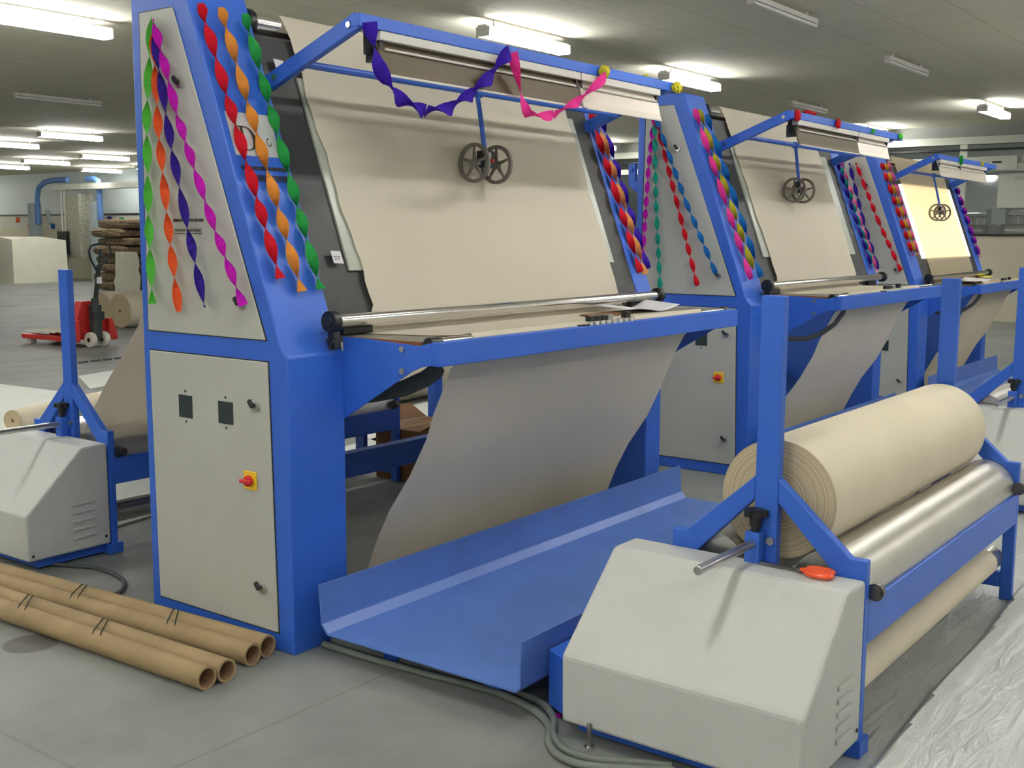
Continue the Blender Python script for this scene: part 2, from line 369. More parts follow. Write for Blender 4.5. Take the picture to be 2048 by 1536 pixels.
    # push buttons on the bar
    for i in range(8):
        x = (1.148 + i * .043) * (W / 2.303)
        b = MB(); b.cyl((x, -.414, 1.056), (x, -.414, 1.072), .0145, 12); bt = b.build('push_button', M['chrome'], t, smooth=True)
        if i in (0, 1, 2, 3, 6):
            MB().box(x - .018, x + .018, -.428, -.404, 1.072, 1.092 if i != 6 else 1.098).build('button_cap', M['steel'] if i == 3 else M['black'], bt, bevel=.002)
    MB().prism([(1.075 * W / 2.303, -.405), (1.125 * W / 2.303, -.428), (1.13 * W / 2.303, -.405)], 2, 1.057, 1.062).build('cable_tag', M['black'], t)
    # strap / hose below the table
    path = [(.27, .02, .835), (.30, -.10, .795), (.335, -.20, .80), (.365, -.28, .835), (.39, -.345, .89), (.405, -.385, .955), (.40, -.395, .985)]
    if not hose: path = [(.31, -.385, .985), (.36, -.33, .955), (.395, -.24, .912), (.405, -.13, .868), (.38, .0, .838), (.33, .12, .82)]
    b = MB()
    if hose: b.tube(path, .014, 8)
    else:
        n = len(path); b.grid(lambda u, v: Vector(path[int(round(u * (n - 1)))]) + Vector((0, (v - .5) * .03, (v - .5) * .05)), n - 1, 2)
    b.build('cable_hose' if hose else 'strap', M['belt'], t, smooth=True)
    # overhead lamp carrier
    ty, tz = tip; ry, rz = root
    d = Vector((0, ty - ry, tz - rz)).normalized(); nn = Vector((0, -d.z, d.y)) * .027
    arm = []
    for sgn, (py, pz) in ((1, (ry, rz)), (1, (ty, tz)), (-1, (ty, tz)), (-1, (ry, rz))): arm.append((py + sgn * nn.y, pz + sgn * nn.z))
    for a, c in ((.256, .284), (W - .03, W - .002)):
        x = MB().prism(arm, 0, a, c).build('lamp_arm', M['blue'], t, bevel=.003)
        if a < 1:
            for k in (.06, .88):
                p = Vector((a, ry, rz)) + d * (k * math.hypot(ty - ry, tz - rz) + .02)
                MB().cyl((a, p.y, p.z), (a - .006, p.y, p.z), .011, 6).build('bolt', M['steel'], x)
    MB().box(.2535, RC - .05, ty - .018, ty + .026, tz - .022, tz + .020).build('lamp_rail', M['blue'], t, bevel=.003)
    k = .40; ry2, rz2 = ry + (ty - ry) * k, rz + (tz - rz) * k - .016
    b = MB(); b.cyl((.262, ry2, rz2), (W - .006, ry2, rz2), .0135, 16); pipe = b.build('cross_pipe', M['blue'], t, smooth=True)
    MB().box(.325, .385, ty + .028, ty + .038, tz - .098, tz - .02).build('lamp_end_bracket', M['black'], t)
    y0, z0 = ty + .015, tz - .034
    x1, x2 = (1.553, 2.215) if not lit else (.95, 1.80)
    if W < 2.2 and not lit: x1, x2 = 1.33, 1.92
    if lit: spans = ((.33, .95, 'reflector_pale'), (.96, 1.83, 'reflector_pale'))
    else: spans = ((.352, x1 - .004, 'reflector'), (x1 + .004, x2, 'reflector_pale'))
    for a, c, mm in spans:
        bt = MB().box(a, c, y0 - .030, y0 + .010, z0 - .018, z0 + .012).build('lamp_batten', M['batten'], t, bevel=.003)
        b = MB(); pr = [(y0 - .005, z0 - .018), (y0 - .020, z0 - .05), (y0 - .032, z0 - .105), (y0 - .040, z0 - .128), (y0 - .034, z0 - .130), (y0 - .024, z0 - .105), (y0 - .012, z0 - .05), (y0 + .003, z0 - .018)]
        b.prism(pr, 0, a + .004, c - .004); b.build('lamp_reflector', M[mm], bt, smooth=False)
        b = MB(); b.box(a + .02, c - .01, y0 - .046, y0 - .036, z0 - .134, z0 - .127); b.build('reflector_lip', M['batten'], bt)
        b = MB(); b.cyl((a + .03, y0 - .024, z0 - .045), (c - .03, y0 - .024, z0 - .045), .0045, 10); b.build('lamp_wire', M['batten'], bt)
        b = MB(); b.cyl((a + .03, y0 + .03, z0 - .06), (c - .03, y0 + .03, z0 - .06), .013, 14); b.build('fluorescent_tube', M['unlit'], bt, smooth=True)
        for e in (a + .006, c - .022): MB().box(e, e + .016, y0 - .02, y0 + .045, z0 - .085, z0 - .016).build('lamp_holder', M['black'], bt)
    # metre counter: hanger and two measuring wheels riding on the cloth
    hx, hy = hub
    hz = 1.685; wy = sl(hz) - .105
    cl = MB().cyl((hx - .02, ry2, rz2), (hx + .02, ry2, rz2), .021, 16).build('hanger_clamp', M['blue'], t, smooth=True)
    b = MB(); b.tube([(hx, ry2, rz2 - .01), (hx + .012, (ry2 + wy) / 2, (rz2 + hz) / 2 + .02), (hx + .022, wy + .0, hz + .045)], .010, 10); b.build('hanger_rod', M['blue'], t, smooth=True)
    bx = MB().box(hx - .008, hx + .062, wy - .022, wy + .022, hz - .018, hz + .052).build('counter_box', M['truckdark'], t, bevel=.004)
    MB().box(hx + .0, hx + .03, wy - .026, wy - .022, hz + .022, hz + .044).build('counter_label', M['paper'], bx)
    MB().cyl((hx + .04, wy - .022, hz + .012), (hx + .04, wy - .030, hz + .012), .008, 10).build('reset_knob', M['red'], bx)
    MB().cyl((hx - .05, wy, hz), (hx + .105, wy, hz), .007, 12).build('counter_axle', M['steel'], t)
    for wx in (hx - .047, hx + .10):
        b = MB(); r = .080
        c = Vector((wx, wy, hz))
        b.pipe(c + Vector((-.007, 0, 0)), c + Vector((.007, 0, 0)), r, r - .014, 36)
        b.cyl(c + Vector((-.010, 0, 0)), c + Vector((.010, 0, 0)), .017, 16)
        for i in range(5):
            a = .3 + i * 2 * PI / 5; e = Vector((0, math.cos(a), math.sin(a))); p = Vector((0, -e.z, e.y))
            A = c + e * .014; B = c + e * (r - .012)
            q = [A + p * .007, B + p * .004, B - p * .004, A - p * .007]
            b.prism([(v.y, v.z) for v in q], 0, wx - .004, wx + .004)
        b.build('measuring_wheel', M['wheel'], t, smooth=True)
    return t

# ------------------------------------------------------------------ cloth web through a machine
def web(label, o, W, sc=1., litm=False, rear=True, XR=2.11, dx=0.):
    P = []
    if rear: P += [(1.875, .50, .45), (1.835, .563, .45), (1.706, .723, .45), (1.584, .855, .45), (1.447, 1.005, .45), (1.2, 1.31, .44), (.90, 1.69, .42), (.68, 1.97, .41)]
    else: P += [(.75, 1.70, .41)]
    P += [(.535, 2.10, .407), (.524, 2.138, .406), (.510, 2.168, .406), (.492, 2.179, .406), (.474, 2.182, .406), (.454, 2.178, .406), (.438, 2.166, .406)]
    for i in range(25):
        z = 2.128 - i * (2.128 - 1.145) / 24; q = on_slant(0, z, .0115); P.append((q.y, q.z, .408 + (.466 - .408) * ((2.135 - z) / .99) ** 1.3))
    P += [(.050, 1.105, .44), (.046, 1.085, .40), (.030, 1.066, .36), (0, 1.0565, .36), (-.12, 1.0555, .40), (-.24, 1.056, .45), (-.33, 1.061, .478), (-.352, 1.067, .48), (-.372, 1.0705, .48), (-.392, 1.058, .475), (-.3965, 1.043, .47), (-.385, 1.02, .465),
          (-.352, .990, .462), (-.307, .947, .46), (-.262, .869, .46), (-.217, .779, .46), (-.180, .687, .46), (-.110, .553, .46), (-.012, .411, .46), (.050, .29, .46), (.104, .176, .46), (.135, .10, .46), (.150, .04, .46)]
    n = len(P); m = 24
    ph = random.uniform(0, 6)
    b = MB()
    def fn(u, v):
        i = int(round(u * (n - 1))); y, z, xl = P[i]
        s = (y * 3 + z * 5)
        wl = .006 * math.sin(3.1 * s + ph) + .004 * math.sin(7.7 * s + 1 + ph); wr = .006 * math.sin(2.7 * s + 2 + ph) + .004 * math.sin(6.3 * s)
        x0 = xl + wl + dx; x1 = (XR if z < 1.06 or i < 8 else XR + .01) + wr
        x = x0 + (x1 - x0) * v
        yy = y
        if z < .93 and y < .2: yy += .012 * math.sin(5 * x + 3 * z) * (.95 - z)
        return Vector((x, yy, z))
    b.grid(fn, n - 1, m)
    bmesh.ops.scale(b.bm, verts=b.bm.verts, vec=(sc,) * 3)
    ob = b.build('fabric_web', M['litcloth'] if litm else M['fabric'], loc=o, smooth=True)
    return tag(ob, label, 'fabric', 'cloth webs threaded through the machines')

# ------------------------------------------------------------------ walk-on tray
def tray(label, x0, x1, o):
    t = 0.006
    pr = [(-.090, .256), (-.096, .256), (-.106, .125), (-.135, .098), (-.895, .098), (-.910, .112), (-.915, .248), (-.921, .248), (-.917, .106), (-.900, .090), (-.128, .090), (-.100, .12)]
    th = thing('metal_tray', label, 'tray', (o[0], o[1], 0), 'blue trays in front of the machines')
    MB().prism(pr, 0, x0, x1).build('tray_sheet', M['tray'], th, bevel=.002)
    for y in (-.30, -.72):
        MB().box(x0 + .12, x1 - .1, y - .03, y + .03, 0, .0895).build('tray_runner', M['blue'], th)
    return th

# ------------------------------------------------------------------ batching stand
def aframe(b, x0, x1, post=True):
    c = -1.475
    b.box(x0, x1, c - .034, c + .034, .111, 1.237)
    for s in (1, -1):
        y = lambda k: c + s * k
        b.prism([(y(.0345), .735), (y(.0345), .668), (y(.245), .454), (y(.245), .004), (y(.29), .004), (y(.29), .545), (y(.245), .545)], 0, x0, x1)
    b.box(x0, x1, c - .2445, c + .2445, .05, .11)
def stand(label, loc, L=2.07, link=False):
    t = thing('batching_stand', label, 'winding stand', loc, 'blue batching stands with a white gear housing'); c = -1.475
    for a in (.42, L):
        b = MB(); aframe(b, a, a + .032); b.build('end_frame', M['blue'], t, bevel=.003)
    for y in (c - .29, c + .245):
        MB().box(.452, L, y, y + .045, .308, .425).build('rail', M['blue'], t, bevel=.004)
    for y in (c - .175, c + .175):
        b = MB(); b.cyl((.456, y, .44), (L - .004, y, .44), .105, 40); dr = b.build('drum', M['drum'], t, smooth=True)
        for a, e in ((.4525, .47), (L - .02, L - .0005)): MB().cyl((a, y, .44), (e, y, .44), .106, 40).build('drum_cap', M['steel'], dr, smooth=True)
    for a in (.452, L - .045):
        for y in (c - .235, c - .30):
            b = MB(); b.cyl((a, y, .452), (a + .045, y, .452), .018, 14); b.cyl((a + .012, y, .452), (a + .024, y, .452), .024, 14); b.build('bearing', M['bearing'], t, smooth=True)
    b = MB(); b.cyl((.455, c - .205, .165), (L - .002, c - .205, .165), .048, 24); b.build('guide_roller', M['steel'], t, smooth=True)
    # knob, clamp block, handle rod
    MB().box(.378, .4185, c - .002, c + .042, .44, .583).build('clamp_block', M['blue'], t, bevel=.003)
    b = MB(); b.cyl((.40, c + .020, .583), (.40, c + .020, .602), .012, 12); b.cyl((.40, c + .020, .598), (.40, c + .020, .630), .017, 14)
    for i in range(5):
        a = i * 2 * PI / 5; b.cyl((.40 + .021 * math.cos(a), c + .020 + .021 * math.sin(a), .626), (.40 + .021 * math.cos(a), c + .020 + .021 * math.sin(a), .644), .014, 12)
    b.cyl((.40, c + .020, .628), (.40, c + .020, .646), .024, 16); b.build('clamp_knob', M['black'], t, smooth=True)
    MB().cyl((.055, c + .018, .552), (.378, c + .018, .552), .0125, 18).build('handle_rod', M['steel'], t, smooth=True, bevel=.002)
    MB().cyl((.4195, c - .018, .557), (.409, c - .018, .557), .012, 8).build('bolt', M['steel'], t)
    # gear housing with louvres
    pr = [(.028, .052), (.024, .245), (.285, .492), (.300, .497), (.414, .497), (.416, .052)]
    y0, y1 = -1.768, -1.062
    g = MB().prism([(x, z) for x, z in pr], 1, y0, y1).build('gear_housing', M['white'], t, bevel=.010)
    for i in range(5):
        z = .105 + i * .036; b = MB(); b.prism([(.235, z), (.34, z + .006), (.34, z + .010), (.235, z + .014)], 1, y0, y0 - .007); b.build('louvre', M['white'], g, bevel=.003)
    for x, z in ((.39, .09), (.05, .075)): MB().cyl((x, y0 - .001, z), (x, y0 - .003, z), .006, 8).build('screw', M['black'], g)
    MB().prism([(.085, .012), (.405, .012), (.405, .0515), (.085, .0515)], 1, y0 + .035, y1 - .02).build('base_skid', M['blue'], t)
    MB().box(.405, .47, c - .30, c + .42, .004, .05).build('base_skid', M['blue'], t)
    for y in (-1.16,):
        b = MB(); b.cyl((.02, y, .008), (.02, y, .075), .007, 10); b.cyl((.02, y, 0), (.02, y, .009), .014, 10); b.build('levelling_foot', M['steel'], t)
    # blue channel between stand and tray
    if link: MB().prism([(.10, -1.05), (.42, -1.05), (.42, -.925), (.16, -.925)], 2, .02, .19).build('link_box', M['blue'], t, bevel=.003)
    return t

# ------------------------------------------------------------------ streamers
def streamer(name, label, pts, side, nrm, width, halves, colour, group, taper=True):
    P = [Vector(p) for p in pts]; side = Vector(side).normalized(); nrm = Vector(nrm).normalized()
    L = [0.]
    for a, b_ in zip(P, P[1:]): L.append(L[-1] + (b_ - a).length)
    T = L[-1]; n = int(halves * 14); b = MB(); rows = []
    def at(s):
        for i in range(len(P) - 1):
            if s <= L[i + 1] or i == len(P) - 2:
                return P[i].lerp(P[i + 1], (s - L[i]) / (L[i + 1] - L[i])), (P[i + 1] - P[i]).normalized()
    ph = random.uniform(-.1, .1)
    for i in range(n + 1):
        u = i / n; p, tg = at(u * T)
        th = PI * (u * halves + .06 * math.sin(u * 17 + ph * 9)) + .5 * PI * .25
        w = width / 2 * (1 if u > .03 or not taper else .55 + .45 * u / .03)
        s2 = (side - tg * side.dot(tg)).normalized(); n2 = tg.cross(s2)
        d = s2 * math.cos(th) + n2 * math.sin(th)
        rows.append([b.bm.verts.new(p + d * (w * k)) for k in (-1, 0, 1)])
    for A, B in zip(rows, rows[1:]):
        for k in range(2): b.bm.faces.new([A[k], A[k + 1], B[k + 1], B[k]])
    o = b.build(name, crepe[colour])
    s = o.modifiers.new('thickness', 'SOLIDIFY'); s.thickness = .0008; s.offset = 0
    return tag(o, label, 'streamer', group)

# ================================================================== BUILD
O1 = Vector((0, 0, 0)); O2 = Vector((3.512, .026, 0)); O3 = Vector((6.93, .133, 0)); S3 = .953
met1 = ((.487, .561, .754, .834), (.269, .345, .754, .831))
machine('nearest large blue inspection machine with two cream doors facing the cardboard tubes', O1, 2.303, 2.445, meters=met1, marks=True)
machine('middle blue inspection machine, with magenta, teal, red and sky blue streamers on its door', O2, 2.07, 2.235, meters=met1, lug=True, hose=True, hub=(.985, .145))
machine('farthest blue inspection machine of the row with its screen lit from behind', O3, 2.06, 2.215, sc=S3, lit=True, tip=(-.002, 2.150), root=(.385, 1.965), meters=((.245, .315, .47, .56),), switch=False, hose=True, hub=(.98, .145))
web('wide unbleached cloth running over the nearest machine, its table and down to the tray', O1, 2.303)
web('unbleached cloth stretched over the middle machine and hanging under its table', O2, 2.07, rear=False, XR=1.80, dx=.02)
web('glowing backlit cloth on the farthest machine, hanging under its table', O3, 2.06, S3, True, rear=False, XR=1.82, dx=.02)
tray('long blue metal tray on the floor below the hanging cloth of the nearest machine', .03, 2.487, O1)
tray('blue metal tray below the middle machine, behind the big cloth roll', .03, 2.30, O2)
tray('blue metal tray below the farthest machine', .03, 2.2, O3)

stand('front batching stand with white sloped gear housing and big cloth roll, nearest the camera', O1, link=True)
stand('batching stand cut by the right edge of the photo, behind the front cloth roll', (3.512, .145, 0))
stand('rear batching stand at the left edge with its gear housing above the cardboard tubes', (-.08, 3.30, 0), L=2.25)
stand('batching stand at the foot of the farthest machine, mostly cut off by the right edge', (6.93, .16, 0), L=1.95)

# cloth rolls
def cloth_roll(label, p0, p1, r, group, hole=.022, core=True):
    p0 = Vector(p0); p1 = Vector(p1); c = (p0 + p1) / 2
    t = thing('cloth_roll', label, 'cloth roll', p0, group)
    d = p1 - p0
    b = MB(); b.cyl((0, 0, 0), d, r, 64, caps=False); b.build('roll_body', M['greige'], t, smooth=True)
    for e in (Vector(), d):
        n = d.normalized() * (-1 if e.length == 0 else 1)
        b = MB(); b.pipe(e - n * .004, e + n * .003, r - .001, hole, 64); en = b.build('roll_end', M['rollend'], t)
        if core: b = MB(); b.pipe(e - n * .03, e + n * .004, hole, hole - .006, 20); b.build('paper_core', M['card_in'], t)
    return t
cloth_roll('large cream cloth roll lying on the drums of the front batching stand', (.50, -1.475, .658), (2.03, -1.475, .658), .171, 'big rolls of cream cloth')
cloth_roll('cream cloth roll on the floor right of the red pallet truck, round end showing', (7.40, 11.88, .25), (9.2, 12.0, .25), .25, 'big rolls of cream cloth')
cloth_roll('cream cloth roll lying behind the pallet truck, half hidden', (7.45, 12.45, .25), (9.3, 12.6, .25), .25, 'big rolls of cream cloth')
cloth_roll('small beige cloth roll on the white floor cloth behind the rear gear housing', (1.70, 4.75, .085), (2.75, 5.15, .085), .075, 'big rolls of cream cloth', hole=.012)
# cloth taken from the tray up round the low guide roller of the front stand
b = MB(); P = [(-1.52, .235), (-1.60, .226), (-1.655, .2195)] + [(-1.68 + .0515 * math.cos(a), .165 + .0515 * math.sin(a)) for a in [PI / 2 + PI * 1.0 * i / 18 for i in range(1, 19)]] + [(-1.60, .1145), (-1.45, .116), (-1.30, .12)]
b.grid(lambda u, v: Vector((.50 + v * 1.47, *P[int(round(u * (len(P) - 1)))])), len(P) - 1, 10)
tag(b.build('fabric_band', M['greige'], smooth=True), 'narrow cream cloth wrapped around the low roller of the front stand', 'fabric')

# cardboard tubes
tubes = [((-.356, -.002), (-.42, 1.75), 'outermost cardboard tube, nearest the camera'), ((-.279, -.002), (-.343, 1.75), 'second cardboard tube, tied against the outermost one'),
         ((-.140, .040), (-.255, 1.72), 'third cardboard tube from the camera, left tube of the pair by the blue cabinet'), ((-.058, .062), (-.175, 1.72), 'innermost cardboard tube, lying closest to the blue cabinet')]
for (a, c, lb) in tubes:
    r = .0375; t = thing('cardboard_tube', lb, 'cardboard tube', (a[0], a[1], 0), 'cardboard tubes on the floor')
    d = Vector((c[0] - a[0], c[1] - a[1], 0)); b = MB(); b.pipe((0, 0, r), d + Vector((0, 0, r)), r, r - .007, 36); b.build('tube_wall', M['card'], t, smooth=True)
    b = MB(); b.pipe(Vector((0, 0, r)) + d.normalized() * .004, d * .995 + Vector((0, 0, r)), r - .0065, r - .009, 32); b.build('tube_lining', M['card_in'], t, smooth=True)
def twine(i, j, s0, s1, label):
    A0, A1 = Vector((*tubes[i][0], .0375)), Vector((*tubes[i][1], .0375)); B0, B1 = Vector((*tubes[j][0], .0375)), Vector((*tubes[j][1], .0375))
    b = MB()
    for k in (0, .022):
        A = A0.lerp(A1, s0 + k); B = B0.lerp(B1, s1 + k * .7); w = (B - A).normalized(); r = .0395; path = []
        for q in range(13): a = -PI / 2 - PI * q / 12; path.append(A + w * (r * math.cos(a)) + Vector((0, 0, r * math.sin(a))))
        for q in range(13): a = PI / 2 - PI * q / 12; path.append(B + w * (r * math.cos(a)) + Vector((0, 0, r * math.sin(a))))
        path = [Vector((p.x, p.y, max(p.z, .0025))) for p in path]
        b.tube(path, .0022, 6, closed=True)
    return tag(b.build('twine', M['twine'], smooth=True), label, 'twine', 'twine loops round the tubes')
twine(0, 1, .30, .345, 'double twine loop round the two outer cardboard tubes, near their open ends')
twine(2, 3, .22, .262, 'double twine loop round the two inner tubes, beside the blue cabinet')
twine(0, 1, .55, .60, 'twine loop round the two outer cardboard tubes at the left edge of the photo')
twine(2, 3, .53, .57, 'twine loop round the two inner tubes in front of the white gear housing')

# scissors on the gear housing
t = thing('scissors', 'scissors with orange handles lying on the white gear housing', 'scissors', (.372, -1.60, .4985))
b = MB(); b.prism([(-.004, .125), (.009, .005), (.016, -.01), (.0, -.012)], 2, .001, .0045); b.build('blade', M['bearing'], t)
b = MB(); b.prism([(.010, .120), (.004, -.01), (-.012, -.008), (-.002, .03)], 2, .0046, .008); b.build('blade', M['bearing'], t)
MB().cyl((.001, .008, .0), (.001, .008, .009), .004, 10).build('pivot_screw', M['steel'], t)
for s, yy in ((1, -.052), (-1, -.060)):
    pts = [Vector((s * .017 + .016 * math.cos(a), yy + .034 * math.sin(a), .009)) for a in [2 * PI * i / 24 for i in range(24)]]
    b = MB(); b.tube(pts, .0075, 8, closed=True); b.tube([(s * .002, -.004, .007), (s * .005, -.018, .008), (s * .010, -.026, .009)], .0065, 8); b.build('handle', M['orange'], t, smooth=True)

# paper sheets on the tables
def paper(label, c, w, d, amp, rz, z, name='paper_sheet', m=None):
    b = MB(); b.grid(lambda u, v: Vector(((u - .5) * w, (v - .5) * d, amp * (math.sin(u * 7) * .35 + (2 * u - 1) ** 2 * .5 + .36) * (.6 + v * .4) + .002)), 24, 6)
    o = b.build(name, m or M['paper'], loc=Vector((c[0], c[1], z)), smooth=True); o.rotation_euler.z = rz
    s = o.modifiers.new('thickness', 'SOLIDIFY'); s.thickness = .001; return tag(o, label, 'paper')
paper('curled white paper lying on the table of the nearest machine', (1.96, -.14, 0), .42, .19, .034, -.05, 1.058)
b = MB(); b.prism([(1.50, -.19), (1.78, -.22), (1.80, -.12), (1.55, -.10)], 2, 1.0585, 1.063); tag(b.build('card_folder', M['box']), 'thin brown card under the curled paper on the nearest table', 'card')
paper('white paper draped over the table of the farthest machine', (7.55, -.09, 0), .55, .22, .03, .05, 1.055 * S3 + .006)
b = MB(); b.prism([(8.55, .06), (8.80, .05), (8.83, .10), (8.60, .12)], 2, 1.0195, 1.03); tag(b.build('paper_strip', M['tape']), 'small orange yellow strip on the table of the farthest machine', 'paper')

# conduit on the floor
def cable(label, path, r, name='floor_conduit', m=None):
    P = []
    V = [Vector(p) for p in path]
    for i in range(len(V) - 1):
        p0, p1, p2, p3 = V[max(i - 1, 0)], V[i], V[i + 1], V[min(i + 2, len(V) - 1)]
        for k in range(8):
            u = k / 8; P.append(.5 * ((2 * p1) + (p2 - p0) * u + (2 * p0 - 5 * p1 + 4 * p2 - p3) * u * u + (3 * p1 - p0 - 3 * p2 + p3) * u ** 3))
    P.append(V[-1]); b = MB(); b.tube(P, r, 10); return tag(b.build(name, m or M['cable'], smooth=True), label, 'conduit')
pts = [(.117, -.02), (.115, -.20), (.13, -.45), (.15, -.74), (.115, -.90), (.055, -1.0), (-.04, -1.07), (-.085, -1.14), (-.085, -1.22), (-.03, -1.32), (.03, -1.42)]
cable('grey floor conduit along the tray edge, outer one curving towards the gear housing', [(x, y, .012) for x, y in pts], .0115)
pts = [(.16, -.02), (.16, -.20), (.172, -.45), (.19, -.74), (.17, -.89), (.10, -.985), (.012, -1.045), (-.042, -1.12), (-.045, -1.21), (.0, -1.30), (.05, -1.40)]
cable('grey floor conduit running closest under the tray edge', [(x, y, .012) for x, y in pts], .0115)
cable('thin dark cable looping on the floor below the rear gear housing', [(.10, 1.95, .01), (.08, 1.6, .01), (.16, 1.38, .01), (.13, 1.15, .01), (.02, 1.02, .01), (-.06, 1.05, .01)], .008, m=M['belt'])
b = MB(); b.prism([(.137, -.985), (.152, -.978), (.156, -.965), (.143, -.960), (.132, -.970)], 2, .0, .006); tag(b.build('paper_scrap', crepe['magenta']), 'tiny magenta paper scrap on the floor beside the conduits', 'scrap')

# plastic sheet on the floor at right
b = MB()
def fn(u, v):
    x = .16 + u * 9.9; y = -4.6 + v * 3.25
    z = .0015 + .036 * max(0, 1 - abs(y + 1.853 - .03 * x + .006 * math.sin(x * 5)) / .026) ** .7 + .012 * math.exp(-((y + 2.55 + .1 * math.sin(x * 1.3)) / .05) ** 2) * .5
    return Vector((x, y, z))
b.grid(fn, 80, 300)
tag(b.build('plastic_sheet', M['plastic'], loc=Vector((0, 0, 0)), smooth=True), 'large crinkled plastic sheet spread on the floor at the lower right', 'plastic sheet')

# cartons behind the nearest machine
def carton(label, x0, x1, y0, y1, h, flaps=True):
    t = thing('carton', label, 'cardboard box', ((x0 + x1) / 2, (y0 + y1) / 2, 0), 'cartons behind the nearest machine'); w = (x1 - x0) / 2; d = (y1 - y0) / 2
    MB().box(-w, w, -d, d, 0, h).build('carton_body', M['box'], t, bevel=.004)
    if flaps:
        for s in (-1, 1):
            MB().prism([(s * d, h), (s * d * 1.0 + s * .005, h), (s * (d + .13), h + .07), (s * (d + .13), h + .064)][::s], 0, -w, w).build('flap', M['box'], t)
    MB().box(-w, w, -.025, .025, h, h + .001).build('packing_tape', M['card_in'], t)
carton('brown carton on the floor behind the rear stand, seen under the table', 2.215, 2.66, 1.40, 1.74, .30)

t = thing('steel_post', 'dark blue upright post behind the nearest machine, seen beside the hanging cloth', 'post', (2.8, 1.79, 0))
MB().box(-.03, .03, -.035, .035, .01, 1.2).build('post_tube', M['blue'], t, bevel=.003); MB().box(-.09, .09, -.09, .09, 0, .01).build('base_plate', M['blue'], t)
cloth_roll('cream cloth roll on the floor behind the middle machine, seen under the nearest table', (3.9, 3.62, .2), (5.6, 3.75, .2), .2, 'big rolls of cream cloth')
# ------------------------------------------------------------------ streamers on machine 1
g1 = 'paper streamers on the near cabinet door'; SX = (0, 1, 0); NX = (1, 0, 0)
dl = [('green streamer, leftmost of four on the nearest cabinet door', [(.612, 2.13), (.66, 1.8), (.672, 1.45), (.668, 1.15)], 'green', 7.5),
      ('orange streamer second from the left on the nearest cabinet door', [(.600, 2.09), (.592, 1.75), (.553, 1.4), (.513, 1.128)], 'orange', 8),
      ('dark indigo streamer third from the left on the nearest cabinet door', [(.596, 2.08), (.52, 1.7), (.445, 1.42), (.366, 1.15)], 'indigo', 7.2),
      ('magenta streamer, rightmost of four on the nearest cabinet door', [(.588, 2.115), (.47, 1.78), (.32, 1.46), (.163, 1.165)], 'magenta', 9.7)]
for k, (lb, p, c, h) in enumerate(dl):
    streamer('crepe_streamer', lb, [(-.026 - .004 * k, y, z) for y, z in p], SX, NX, .031, h, c, g1)
def front(o, sc, rows, group, w=.036, off=.022):
    for lb, (x0, z0), (x1, z1), c, h in rows:
        a = (on_slant(x0, z0, off)) * sc + o; e = (on_slant(x1, z1, off)) * sc + o
        streamer('crepe_streamer', lb, [a, e], (1, 0, 0), NF, w * sc, h, c, group)
front(O1, 1, [('red streamer on the sloped blue front of the nearest machine, leftmost', (.030, 2.15), (.058, 1.245), 'red', 8),
              ('amber orange streamer in the middle of the nearest sloped blue front', (.115, 2.15), (.137, 1.20), 'amber', 8),
              ('green streamer beside the black board of the nearest machine', (.216, 2.145), (.223, 1.205), 'deep_green', 8)], 'streamers on the near sloped front', .038)
front(O1, 1, [('red streamer on the right sloped column of the nearest machine', (2.325, 1.99), (2.352, 1.21), 'red', 6.4),
              ('tan orange streamer on the right sloped column of the nearest machine', (2.368, 1.99), (2.398, 1.20), 'tan', 6.2),
              ('indigo streamer at the outer edge of the nearest machine\'s right column', (2.415, 1.97), (2.436, 1.225), 'violet', 6.5)], 'streamers on the right column of the nearest machine', .034)
sw = [(.262, 2.074), (.27, 2.03), (.30, 1.945), (.345, 1.885), (.42, 1.835), (.53, 1.815), (.66, 1.835), (.80, 1.905), (.92, 1.99), (1.01, 2.08)]
streamer('crepe_streamer', 'violet blue streamer swagged along the lamp rail of the nearest machine', [(x, -.130, z) for x, z in sw], (1, 0, .0), (0, 1, 0), .050, 7, 'violet', 'streamers on the lamp rails', taper=False)
sw = [(1.025, 2.075), (1.06, 1.98), (1.09, 1.90), (1.125, 1.858), (1.20, 1.852), (1.30, 1.868), (1.40, 1.905), (1.50, 1.95), (1.60, 2.01), (1.68, 2.062)]
streamer('crepe_streamer', 'pink streamer hanging from the lamp rail of the nearest machine', [(x, -.132, z) for x, z in sw], (1, 0, .35), (0, 1, 0), .040, 4, 'pink', 'streamers on the lamp rails', taper=False)
def knot(label, p, colour, r=.022, st=(1, 1, 1)):
    b = MB(); bmesh.ops.create_icosphere(b.bm, subdivisions=3, radius=r)
    for v in b.bm.verts:
        n = v.co.normalized(); k = 1 + .22 * math.sin(9 * n.x + 3 * n.z) * math.sin(8 * n.y + 1) + random.uniform(-.06, .06)
        v.co = Vector((v.co.x * k * st[0], v.co.y * k * st[1], v.co.z * k * st[2]))
    o = b.build('paper_knot', crepe[colour], loc=Vector(p)); return tag(o, label, 'paper knot', 'crumpled paper knots on the lamp rails')
ry = -.115
knot('yellow paper knot holding the pink streamer on the nearest lamp rail', (1.695, ry, 2.082), 'yellow', .024)
knot('yellow paper knot at the right end of the nearest lamp rail', (2.335, -.112, 2.083), 'yellow', .026, (1.3, .8, 1))
knot('small flat yellow paper scrap on top of the nearest lamp rail', (2.10, -.078, 2.1135), 'yellow', .010, (1.5, 1, .6))
knot('red paper knot at the left end of the middle lamp rail', O2 + Vector((.315, -.1, 2.082)), 'red', .028, (1.2, .7, 1.1))
knot('long red paper twist lying on the middle lamp rail', O2 + Vector((.56, -.075, 2.119)), 'red', .018, (5, 1, .7))
knot('red paper twist hanging on the front of the middle lamp rail', O2 + Vector((.93, -.108, 2.085)), 'red', .020, (1.5, .6, 1.5))
